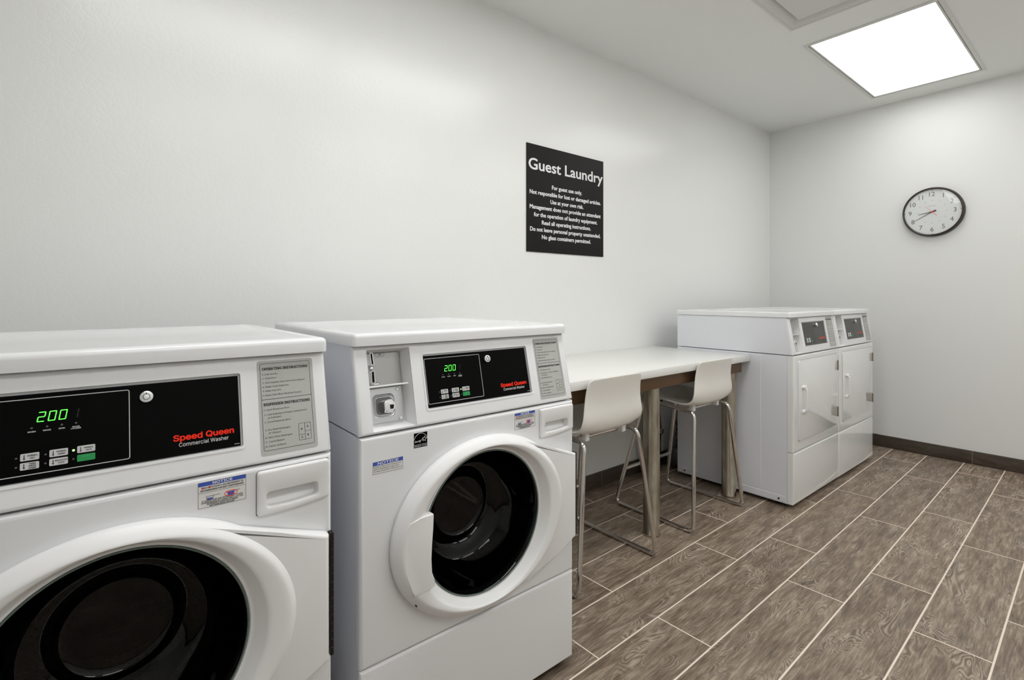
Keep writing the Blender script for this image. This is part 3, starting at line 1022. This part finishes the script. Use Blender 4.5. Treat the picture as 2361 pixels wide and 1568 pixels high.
    for v in bm.verts:
        if v.co.z > .03:
            v.co.z -= .0036 * min(1.0, max(0.0, (.130 - v.co.x) / .045))
    finish('door_handle', bm, M['plastic'], door, 30, xf=G)
    prism('screw_hole', circle(.1180, .4060, .0015, 12), 0.030, 0.0362, M['dark_void'], door, xf=G)
    gl = lathe('door_glass', [(.1802, .0085), (.1775, .0090), (.1755, .0060), (.1720, -.004), (.1640, -.030), (.1500, -.062), (.1330, -.085), (.1250, -.092), (.1160, -.094), (.0980, -.1030), (.0880, -.1120), (.0855, -.1165), (.0825, -.1200), (.0785, -.1228), (.0735, -.1243), (.0660, -.1250), (0.0, -.1235)],
               M['glass'], door, G, 96, 55, cu=cx, cv=cz)
    gl['label'] = 'dark round glass bowl'
    lathe('glass_rim', [(.1806, .0080), (.1806, .0105), (.1798, .0118), (.1785, .0118), (.1775, .0105), (.1775, .0088)], M['rim_green'], door, G, 96, 60, cu=cx, cv=cz)
    hb = bmesh.new()
    for i in range(15):
        z0 = .4040 + i * .0160
        box_bm(hb, .6545, .6615, -.016, -.001, z0, z0 + .0157, .0007, 1)
    finish('hinge', hb, M['dark_metal'], door)['label'] = 'dark metal piano hinge'
    # detergent drawer with a scooped grip
    def soft(u0, u1, v0, v1, r, bow, drop):
        '''rounded plate outline starting at its lower left corner, the bottom edge bowed and rising to the right'''
        out = []
        for cu, cv, a0 in ((u0 + r, v0 + r, 180), (u1 - r, v0 + r + drop, 270), (u1 - r, v1 - r, 0), (u0 + r, v1 - r, 90)):
            for k in range(7):
                a = math.radians(a0 + 15 * k)
                out.append((cu + r * math.cos(a), cv + r * math.sin(a)))
            if a0 == 180:
                for k in range(1, 8):
                    q = k / 8
                    out.append((u0 + r + (u1 - u0 - 2 * r) * q, v0 + drop * q ** 1.5 - bow * math.sin(math.pi * q)))
        return out
    def shrink(P, e):
        c = sum((Vector(p) for p in P), Vector((0, 0))) / len(P)
        xs, ys = [p[0] for p in P], [p[1] for p in P]
        w, h = max(xs) - min(xs), max(ys) - min(ys)
        return [(c.x + (p[0] - c.x) * (1 - 2 * e / w), c.y + (p[1] - c.y) * (1 - 2 * e / h)) for p in P]
    boolean(fp, [prism('cut', soft(.5250, .6574, .7056, .7892, .0065, .0012, .0075), -0.1, 0.1, M['plastic'], xf=G)])
    o0 = soft(.5262, .6562, .7068, .7880, .0055, .0012, .0075)
    g0 = soft(.5390, .6360, .7185, .7515, .0075, .0020, .0030)
    loops = [(o0, -.006), (o0, .0050), (shrink(o0, .0008), .0066), (shrink(o0, .0022), .0076), (shrink(o0, .0040), .0080),
             (g0, .0080), (shrink(g0, .0015), .0074), (shrink(g0, .0030), .0050), (shrink(g0, .0050), -.0120), (shrink(g0, .0120), -.0135)]
    bm = bmesh.new()
    Q = [[bm.verts.new((p[0], p[1], n_)) for p in P] for P, n_ in loops]
    # slant the floor of the grip: deeper at the top
    for v in Q[-1] + Q[-2]:
        v.co.z += (.735 - v.co.y) * .55
    for a, b in zip(Q, Q[1:]):
        for k in range(len(a)):
            bm.faces.new((a[k], a[(k + 1) % len(a)], b[(k + 1) % len(a)], b[k]))
    bm.faces.new(Q[-1])
    finish('detergent_drawer', bm, M['plastic'], t, 32, xf=G)
    # stickers
    n = 0.0006
    st = prism('notice_sticker', [(.4350, .7440), (.5085, .7440), (.5085, .7885), (.4350, .7885)], -.0003, .0003, M['paper'], t, xf=G)
    st['label'] = 'blue and white notice sticker about detergent'
    prism('blue_band', [(.4350, .7815), (.5085, .7815), (.5085, .7885), (.4350, .7885)], .0003, .0005, M['blue'], st, xf=G)
    bm = bmesh.new()
    outline_bm(bm, .4350, .7440, .5085, .7885, .0002, .0004, .0003, n, 1)
    prism_bm(bm, [(.4350, .7700), (.5085, .7700), (.5085, .7703), (.4350, .7703)], .0003, n)
    for a in ((.4470, .7625),):
        u, v = a
        tube_pts = [(u, v), (u + .0018, v - .0052), (u + .0095, v - .0052), (u + .0112, v)]
        for p, q in zip(tube_pts, tube_pts[1:]):
            dx, dy = q[0] - p[0], q[1] - p[1]
            l = math.hypot(dx, dy)
            ox, oy = -dy / l * .0003, dx / l * .0003
            prism_bm(bm, [(p[0] - ox, p[1] - oy), (q[0] - ox, q[1] - oy), (q[0] + ox, q[1] + oy), (p[0] + ox, p[1] + oy)], .0003, n)
        prism_bm(bm, [(u, v), (u + .021, v + .0006), (u + .021, v + .0011), (u, v + .0005)], .0003, n)
        prism_bm(bm, [(u + .030, v + .0005), (u + .052, v + .0015), (u + .052, v + .0020), (u + .030, v + .0010)], .0003, n)
    finish('sticker_lines', bm, M['black'], st, 0, xf=G)
    letters('heading', [('NOTICE', .4718, .7830, .0042, dict(align='C', width=.030, bold=.04))], M['white_print'], st, G, n)
    letters('lettering', [('HIGH EFFICIENCY (he) DETERGENT IS', .4718, .7772, .0024, dict(align='C', width=.064, bold=.02)),
                          ('RECOMMENDED FOR BEST PERFORMANCE', .4718, .7727, .0024, dict(align='C', width=.066, bold=.02)),
                          ('IF USING NON (he) DETERGENT, AVOID', .4718, .7570 - .0022, .0022, dict(align='C', width=.063, bold=.02)),
                          ('OVERSUDSING BY USING ONLY 1/3 THE', .4718, .7515, .0022, dict(align='C', width=.064, bold=.02)),
                          ('DETERGENT MANUFACTURERS', .4718, .7485, .0022, dict(align='C', width=.047, bold=.02)),
                          ('RECOMMENDED AMOUNT.', .4718, .7453, .0022, dict(align='C', width=.039, bold=.02))], M['black'], st, G, n)
    bm = bmesh.new()
    prism_bm(bm, [(.4490, .7575), (.4567, .7575), (.4575, .7600), (.4482, .7600)], .0003, n + .0001)
    finish('cup_mark', bm, M['blue'], st, 0, xf=G)
    bm = bmesh.new()
    prism_bm(bm, [(.4800, .7575), (.4895, .7575), (.4905, .7640), (.4790, .7640)], .0003, n + .0001)
    finish('cup_mark', bm, M['blue'], st, 0, xf=G)
    bm = bmesh.new()
    ring_bm(bm, [(.4848 + .0105 * math.cos(a * .2618), .7610 + .0050 * math.sin(a * .2618)) for a in range(24)], [(.4848 + .0097 * math.cos(a * .2618), .7610 + .0043 * math.sin(a * .2618)) for a in range(24)], .0003, n + .0003)
    prism_bm(bm, [(.4775, .7640), (.4780, .7645), (.4920, .7580), (.4915, .7575)], .0003, n + .0003)
    finish('ban_mark', bm, M['red'], st, 0, xf=G)
    bm = bmesh.new()
    text_bm(bm, 'H', .4400, .7772, .0030, n + .0002, bold=.05)
    text_bm(bm, 'E', .4512, .7772, .0030, n + .0002, bold=.05)
    finish('red_lettering', bm, M['red'], st, 0, xf=G)
    s2 = prism('notice_sticker', [(.0290, .7135), (.1020, .7135), (.1020, .7405), (.0290, .7405)], -.0003, .0003, M['paper'], t, xf=G)
    s2['label'] = 'blue and white notice sticker about the door lock light'
    prism('blue_band', [(.0290, .7320), (.1020, .7320), (.1020, .7405), (.0290, .7405)], .0003, .0005, M['blue'], s2, xf=G)
    bm = bmesh.new()
    outline_bm(bm, .0290, .7135, .1020, .7405, .0002, .0004, .0003, n, 1)
    finish('sticker_lines', bm, M['black'], s2, 0, xf=G)
    letters('heading', [('NOTICE', .0655, .7335, .0056, dict(align='C', width=.050, bold=.03))], M['white_print'], s2, G, n)
    letters('lettering', [('DOOR LOCK LIGHT must go out', .0312, .7272, .0030, dict(width=.066, bold=.015)),
                          ('before attempting to open door.', .0312, .7225, .0030, dict(width=.062, bold=.015)),
                          ('To open, push door in then pull out.', .0312, .7178, .0030, dict(width=.068, bold=.015))], M['black'], s2, G, n)
    es_ = prism('energy_sticker', [(.1300, .7525), (.1655, .7525), (.1655, .7870), (.1300, .7870)], -.0003, .0003, M['black_panel'], t, xf=G)
    es_['label'] = 'black square efficiency sticker with a star'
    bm = bmesh.new()
    def stroke(bm, P, w):
        for p, q in zip(P, P[1:]):
            dx, dy = q[0] - p[0], q[1] - p[1]
            l = math.hypot(dx, dy) or 1
            ox, oy = -dy / l * w, dx / l * w
            ex, ey = dx / l * w * .6, dy / l * w * .6
            prism_bm(bm, [(p[0] - ox - ex, p[1] - oy - ey), (q[0] - ox + ex, q[1] - oy + ey), (q[0] + ox + ex, q[1] + oy + ey), (p[0] + ox - ex, p[1] + oy - ey)], .0003, n)
    stroke(bm, [(.1478 + .0185 * math.cos(math.radians(a)), .7650 + .0205 * math.sin(math.radians(a))) for a in range(18, 163, 8)], .0004)
    prism_bm(bm, [(.1300, .7593), (.1655, .7593), (.1655, .7598), (.1300, .7598)], .0003, n)
    star = []
    for i in range(11):
        rr = .0062 if i % 2 == 0 else .0027
        a = math.radians(90 + 36 * i - 8)
        star.append((.1575 + rr * math.cos(a), .7710 + rr * math.sin(a)))
    stroke(bm, star, .0004)
    stroke(bm, [(.1325, .7650), (.1345, .7690), (.1355, .7675), (.1335, .7665), (.1365, .7655), (.1375, .7675), (.1380, .7660), (.1390, .7680), (.1400, .7662), (.1410, .7676), (.1405, .7665), (.1425, .7665), (.1430, .7685), (.1445, .7680),
                (.1445, .7645), (.1455, .7690), (.1470, .7685), (.1465, .7640), (.1480, .7690), (.1500, .7690), (.1525, .7710)], .00035)
    text_bm(bm, 'ENERGY STAR', .1478, .7543, .0034, n, align='C', width=.0320, bold=.0)
    finish('star_mark', bm, M['white_print'], es_, 0, xf=G)
    return t

w2 = washer()
w2.location = (0.438, -0.895, 0)
tag(w2, 'white front-loading washer on the right, beside the stools, coin slot in view', 'washing machine', 'front-loading washers')
w1 = dup(w2)
w1.location = (-0.304, -0.945, 0)
tag(w1, 'white front-loading washer nearest the camera, cut off by the left edge of the photo', 'washing machine', 'front-loading washers')

def dryer():
    W, D, k = 0.636, 0.678, 0.995
    t = thing('dryer', '', 'dryer')
    console(t, W, D, True, 0.034)
    bm = bmesh.new()
    box_bm(bm, 0.0015, W - 0.0015, 0.0325, D, 0.022, 0.7965)
    # pressed bottom rail and shallow panel pressing on the left side
    cab = finish('cabinet', bm, M['enamel_side'], t)
    SL = frame((0.0015, 0, 0), (0, -1, 0), (0, 0, 1))     # u = -y, v = z, n = -x
    bm = bmesh.new()
    bm2 = [(-D + .006, .026), (-.045, .026), (-.045, .058), (-D + .006, .058)]
    prism_bm(bm, bm2, 0.0, 0.0022, 0.001, 1)
    finish('bottom_rail', bm, M['enamel_side'], cab, xf=SL)
    prism('side_panel', rrect(-D + .004, .064, -.169, .790, .004, 3), 0.0, 0.0012, M['enamel_side'], cab, 0.0008, 1, xf=SL)
    for y in (-D + .05, -.075):
        prism('rail_screw', circle(y, .040, .005, 14), 0.002, 0.0035, M['dark_metal'], cab, xf=SL)
    for x in (0.05, W - 0.05):
        for y in (0.09, D - 0.06):
            lathe('foot', [(0.0, 0.0), (0.018, 0.0), (0.018, 0.010), (0.008, 0.013), (0.008, 0.0225), (0.0, 0.0225)], M['rubber'], t, Matrix.Translation((x, y, 0)), 16)
    G = frame((0, 0, 0), (1, 0, 0), (0, 0, 1))
    bm = bmesh.new()
    box_bm(bm, 0, W - .0008, 0, 0.0315, 0.2945, 0.7965)
    es = [e for e in bm.edges if (e.verts[0].co.y < .01 and e.verts[1].co.y < .01)]
    bmesh.ops.bevel(bm, geom=es, offset=0.009, segments=4, affect='EDGES', profile=0.5)
    fp = finish('front_panel', bm, M['enamel_gloss'], t)
    c = prism('cut', rrect(.0500, .3450, .6075, .7720, .014), -0.004, 0.1, M['plastic'], xf=G)
    boolean(fp, [c])
    bm = bmesh.new()
    box_bm(bm, 0, W - .0008, 0, 0.0315, 0.024, 0.2915)
    es = [e for e in bm.edges if (e.verts[0].co.y < .01 and e.verts[1].co.y < .01)]
    bmesh.ops.bevel(bm, geom=es, offset=0.009, segments=4, affect='EDGES', profile=0.5)
    finish('lower_panel', bm, M['enamel_gloss'], t)
    box('gap_shade', 0.02, W - 0.02, 0.05, 0.056, 0.004, 0.024, M['rubber'], t)  # dark strip painting the shade beneath the dryer
    dr = prism('door', rrect(.0530, .3480, .6045, .7690, .012), -0.0038, 0.0045, M['enamel_gloss'], t, 0.003, 3, xf=G)
    # bow handle
    bm = bmesh.new()
    tube_bm(bm, fillet([(.110, .500, .0045), (.110, .504, .022), (.110, .618, .022), (.110, .622, .0045)], .014, 5), .0050, 10)
    for z in (.497, .625):
        prism_bm(bm, rrect(.092, z - .007, .134, z + .007, .004, 3), .0045, .016, .003, 2)
    finish('door_handle', bm, M['plastic'], dr, 50, xf=G)
    for z in (.699, .425):
        prism('hinge', rrect(.6045, z - .029, .6120, z + .029, .002, 2), -0.003, 0.0085, M['bronze'], dr, xf=G)['label'] = 'brown metal hinge'
    return t

d1 = dryer()
d1.location = (2.778, -0.857, 0)
tag(d1, 'white coin-operated dryer touching the end of the white table', 'dryer', 'dryers in the far corner')
d2 = dup(d1)
d2.location = (2.778 + 0.643, -0.857, 0)
tag(d2, 'white coin-operated dryer on the right, nearest the far wall with the clock', 'dryer', 'dryers in the far corner')

# ------------------------------------------------------------------ folding table
def table():
    x0, x1 = 1.16, 2.774
    t = thing('folding_table', 'long white folding table with steel legs between the washer and the dryers', 'table', (0, 0, 0))
    box('tabletop', x0, x1, -0.633, -0.002, 0.750, 0.7855, M['countertop'], t, 0.0025, 2)
    bm = bmesh.new()
    box_bm(bm, x0 + .02, 2.735, -0.604, -0.584, 0.690, 0.7495)
    box_bm(bm, 2.715, 2.735, -0.584, -0.03, 0.690, 0.7495)
    box_bm(bm, x0 + .02, x0 + .04, -0.584, -0.03, 0.690, 0.7495)
    box_bm(bm, x0 + .02, 2.735, -0.03, -0.012, 0.690, 0.7495)
    finish('apron', bm, M['apron'], t)
    for x, y in ((1.990, -0.545), (2.708, -0.545), (1.24, -0.545), (2.625, -0.075)):
        lathe('leg', [(0.0, 0.0), (0.0385, 0.0), (0.0395, 0.003), (0.0395, 0.010), (0.0378, 0.013), (0.0378, 0.7495)], M['leg'], t, Matrix.Translation((x, y, 0)), 40)
table()

# ------------------------------------------------------------------ stools
def stool():
    t = thing('bar_stool', '', 'stool')
    # shell: rows along the seat and up the back
    #        y      z      half   curl_y curl_z
    rows = [(.205, .600, .150, 0.0, -.004), (.198, .606, .165, 0.0, 0.0), (.150, .602, .178, 0.0, .006), (.060, .590, .184, 0.0, .010), (-.040, .576, .186, 0.0, .014),
            (-.115, .566, .186, .002, .016), (-.158, .567, .186, .006, .018), (-.188, .582, .185, .012, .016), (-.202, .610, .184, .014, .010), (-.205, .645, .179, .015, .004),
            (-.203, .680, .173, .016, 0.0), (-.205, .715, .169, .017, 0.0), (-.210, .748, .166, .018, 0.0), (-.216, .775, .163, .018, 0.0), (-.219, .790, .156, .016, -.003), (-.220, .7965, .140, .014, -.004)]
    vs = [-1, -.93, -.78, -.55, -.28, 0, .28, .55, .78, .93, 1]
    bm = bmesh.new()
    G_ = [[bm.verts.new((h * v, y + cy * abs(v) ** 2.6, z + cz_ * abs(v) ** 2.6)) for v in vs] for y, z, h, cy, cz_ in rows]
    for a, b in zip(G_, G_[1:]):
        for i in range(len(vs) - 1):
            bm.faces.new((a[i], a[i + 1], b[i + 1], b[i]))
    o = finish('seat_shell', bm, M['stool'], t, 180)
    md = o.modifiers.new('thickness', 'SOLIDIFY')
    md.thickness = 0.008
    md.offset = 0.0
    md2 = o.modifiers.new('smooth', 'SUBSURF')
    md2.levels = 2
    md2.render_levels = 2
    R = .0096
    for s in (-1, 1):
        pts = [Vector(p) for p in ((s * .238, -.222, R), (s * .163, -.180, .548), (s * .150, .115, .568), (s * .235, .235, R))]
        # closed loop with rounded corners
        loop = []
        n = len(pts)
        for i, p in enumerate(pts):
            a, b = pts[i - 1] - p, pts[(i + 1) % n] - p
            rr = 0.035
            st, en = p + a.normalized() * rr, p + b.normalized() * rr
            for k in range(8):
                q = k / 7
                loop.append(st * (1 - q) ** 2 + p * 2 * q * (1 - q) + en * q * q)
        bm = bmesh.new()
        tube_bm(bm, loop, R, 14, True)
        finish('leg_loop', bm, M['stool_chrome'], t, 60)
    f = (.19 - R) / (.568 - R)
    xa, ya = .235 + (.150 - .235) * f, .235 + (.115 - .235) * f
    tube('footrest', [(-xa, ya, .19), (xa, ya, .19)], R * .95, M['stool_chrome'], t)
    for y in (-.125, .075):
        tube('cross_bar', [(-.155, y, .551 if y < 0 else .563), (.155, y, .551 if y < 0 else .563)], R * .8, M['stool_chrome'], t)
    for s in (-1, 1):
        for y in (-.140, .085):
            bm = bmesh.new()
            box_bm(bm, s * .112 - .012, s * .112 + .012, y - .012, y + .012, .541 if y < 0 else .553, .585, .004, 2)
            finish('seat_bracket', bm, M['plastic'], t)
    for s in (-1, 1):
        for y, x in ((-.19, .238), (.20, .235)):
            bm = bmesh.new()
            box_bm(bm, s * x - .007, s * x + .007, y - .012, y + .012, 0.0, .006, .001, 1)
            finish('foot_pad', bm, M['rubber'], t)
    return t

s1 = stool()
s1.location = (1.588, -0.463, 0.0)
tag(s1, 'white shell stool with chrome legs, next to the washer', 'stool', 'stools at the folding table')
s2 = dup(s1)
s2.location = (2.375, -0.450, 0.0)
tag(s2, 'white shell stool with chrome legs, nearer the dryers', 'stool', 'stools at the folding table')

# ------------------------------------------------------------------ wall sign
def sign():
    t = thing('wall_sign', 'square black laundry rules sign with white lettering on the long wall', 'sign', (1.9877, 0, 1.6156))
    Fw = frame((-1.9877, 0, -1.6156), (1, 0, 0), (0, 0, 1))
    prism('board', [(1.6907, 1.3371), (2.2846, 1.3371), (2.2846, 1.8940), (1.6907, 1.8940)], 0.001, 0.0050, M['sign'], t, xf=Fw)
    c = 1.9850
    L = [('Guest Laundry', 1.7040, 1.7640, .0560, dict(width=.5720, bold=.020, sans=False))]
    for s, z, w in (('For guest use only.', 1.6760, .2320), ('Not responsible for lost or damaged articles.', 1.6370, .5480), ('Use at your own risk.', 1.5985, .2540),
                    ('Management does not provide an attendant', 1.5610, .5480), ('for the operation of laundry equipment.', 1.5220, .4900),
                    ('Read all operating instructions.', 1.4830, .3780), ('Do not leave personal property unattended.', 1.4455, .5430), ('No glass containers permitted.', 1.4075, .3780)):
        L.append((s, c, z, .0205, dict(align='C', width=w, bold=.030, sans=False)))
    letters('lettering', L, M['white_print'], t, Fw, 0.0055)
sign()

# ------------------------------------------------------------------ wall clock
def clock():
    t = thing('wall_clock', 'round wall clock with dark brown rim on the far wall', 'clock', (XF, -1.1000, 1.6880))
    Fc = frame((0, 0, 0), (0, -1, 0), (0, 0, 1))           # n = -x
    lathe('case', [(0.0, 0.001), (0.164, 0.001), (0.1690, 0.004), (0.1700, 0.010), (0.1680, 0.024), (0.1640, 0.034), (0.1600, 0.034), (0.150, 0.026), (0.0, 0.026)], M['clock_case'], t, Fc, 96)
    lathe('rim', [(0.1638, 0.0342), (0.1640, 0.040), (0.1605, 0.0435), (0.1560, 0.0420), (0.1545, 0.0342)], M['clock_rim'], t, Fc, 96)
    face = lathe('dial', [(0.1550, 0.0290), (0.0, 0.0290)], M['clock_face'], t, Fc, 96)
    it = []
    for h in range(1, 13):
        a = math.radians(90 - 30 * h)
        r = 0.1210
        it.append((str(h), r * math.cos(a) + (-.002), r * math.sin(a) * 1.0 - .0145, .0290, dict(align='C', sx=.95, sans=False)))
    letters('numerals', it, M['clock_ink'], face, Fc, 0.0294)
    bm = bmesh.new()
    for h in range(12):
        a = math.radians(30 * h)
        r0, r1 = .074, .082
        w = .0007
        c, s = math.cos(a), math.sin(a)
        prism_bm(bm, [(r0 * c - w * s, r0 * s + w * c), (r0 * c + w * s, r0 * s - w * c), (r1 * c + w * s, r1 * s - w * c), (r1 * c - w * s, r1 * s + w * c)], 0.0291, 0.0294)
        if h % 3 == 0:
            r0, r1, w = .148, .1545, .0018
            prism_bm(bm, [(r0 * c - w * s, r0 * s + w * c), (r0 * c + w * s, r0 * s - w * c), (r1 * c + w * s, r1 * s - w * c), (r1 * c - w * s, r1 * s + w * c)], 0.0291, 0.0294)
    prism_bm(bm, [(-.022, .0395), (.022, .0395), (.022, .0408), (-.022, .0408)], 0.0291, 0.0294)
    finish('dial_marks', bm, M['clock_ink'], face, 0, xf=Fc)
    def hand(name, deg, l, tail, w, n, m):
        a = math.radians(90 - deg)
        c, s = math.cos(a), math.sin(a)
        P = [(-tail, -w), (l, -w * .45), (l, w * .45), (-tail, w)]
        prism(name, [(x * c - y * s, x * s + y * c) for x, y in P], n, n + .0008, m, t, xf=Fc)
    hand('hour_hand', 260, .078, .022, .0026, .0305, M['clock_hand'])
    hand('minute_hand', 240, .112, .022, .0020, .0320, M['clock_hand'])
    hand('second_hand', 318, .062, .038, .0009, .0335, M['red'])
    lathe('hub', [(0.0, .0300), (.0055, .0300), (.0055, .0350), (0.0, .0355)], M['orange'], t, Fc, 20)
    lathe('glass', [(.1548, .0352), (.120, .0375), (.06, .0395), (0.0, .0400)], M['clock_glass'], t, Fc, 64, 180)
clock()

# ------------------------------------------------------------------ things behind the table and dryers
t = thing('power_cord', 'black plug and power cord hanging on the wall behind the table', 'cord', (2.81, 0, 0.43))
bm = bmesh.new()
box_bm(bm, -.022, .022, -.040, -.002, -.028, .028, .006, 3)
finish('plug', bm, M['rubber'], t)
tube('cable', [(0, -.022, -.02), (.004, -.026, -.10), (.010, -.030, -.20), (-.004, -.03, -.30), (.02, -.034, -.41), (.12, -.04, -.418)], .0065, M['rubber'], t, .05, 10)
t = thing('exhaust_hose', 'dark ribbed exhaust hose behind the dryers', 'hose', (2.95, -0.085, 0.0))
bm = bmesh.new()
pts = fillet([(-.09, 0, .062), (.03, 0, .065), (.06, 0, .16), (.05, 0, .30), (.14, -.0, .36), (.30, 0, .36)], .09, 14)
fine = []
for a, b in zip(pts, pts[1:]):
    k = max(1, int((b - a).length / .004))
    for i in range(k):
        fine.append(a.lerp(b, i / k))
N_ = len(fine)
tube_bm(bm, fine, .05, 24, rfun=lambda q: .050 + .005 * math.sin(q * N_ * .9))
finish('duct', bm, M['foil'], t, 80)
t = thing('shutoff_valve', 'small steel shutoff valve on the wall beneath the table', 'valve', (2.80, 0, 0.235))
lathe('pipe_stub', [(0.0, 0.001), (.022, 0.001), (.022, .004), (.010, .006), (.010, .050), (0.0, .050)], M['steel'], t, frame((0, 0, 0), (1, 0, 0), (0, 0, 1)), 20)
bm = bmesh.new()
tube_bm(bm, fillet([(-.02, -.055, .02), (.02, -.055, .02), (0, -.055, -.02), (-.019, -.055, .018)], .004), .003, 8)
box_bm(bm, -.012, .012, -.060, -.048, -.010, .022, .003, 2)
finish('valve_handle', bm, M['steel'], t, 50)
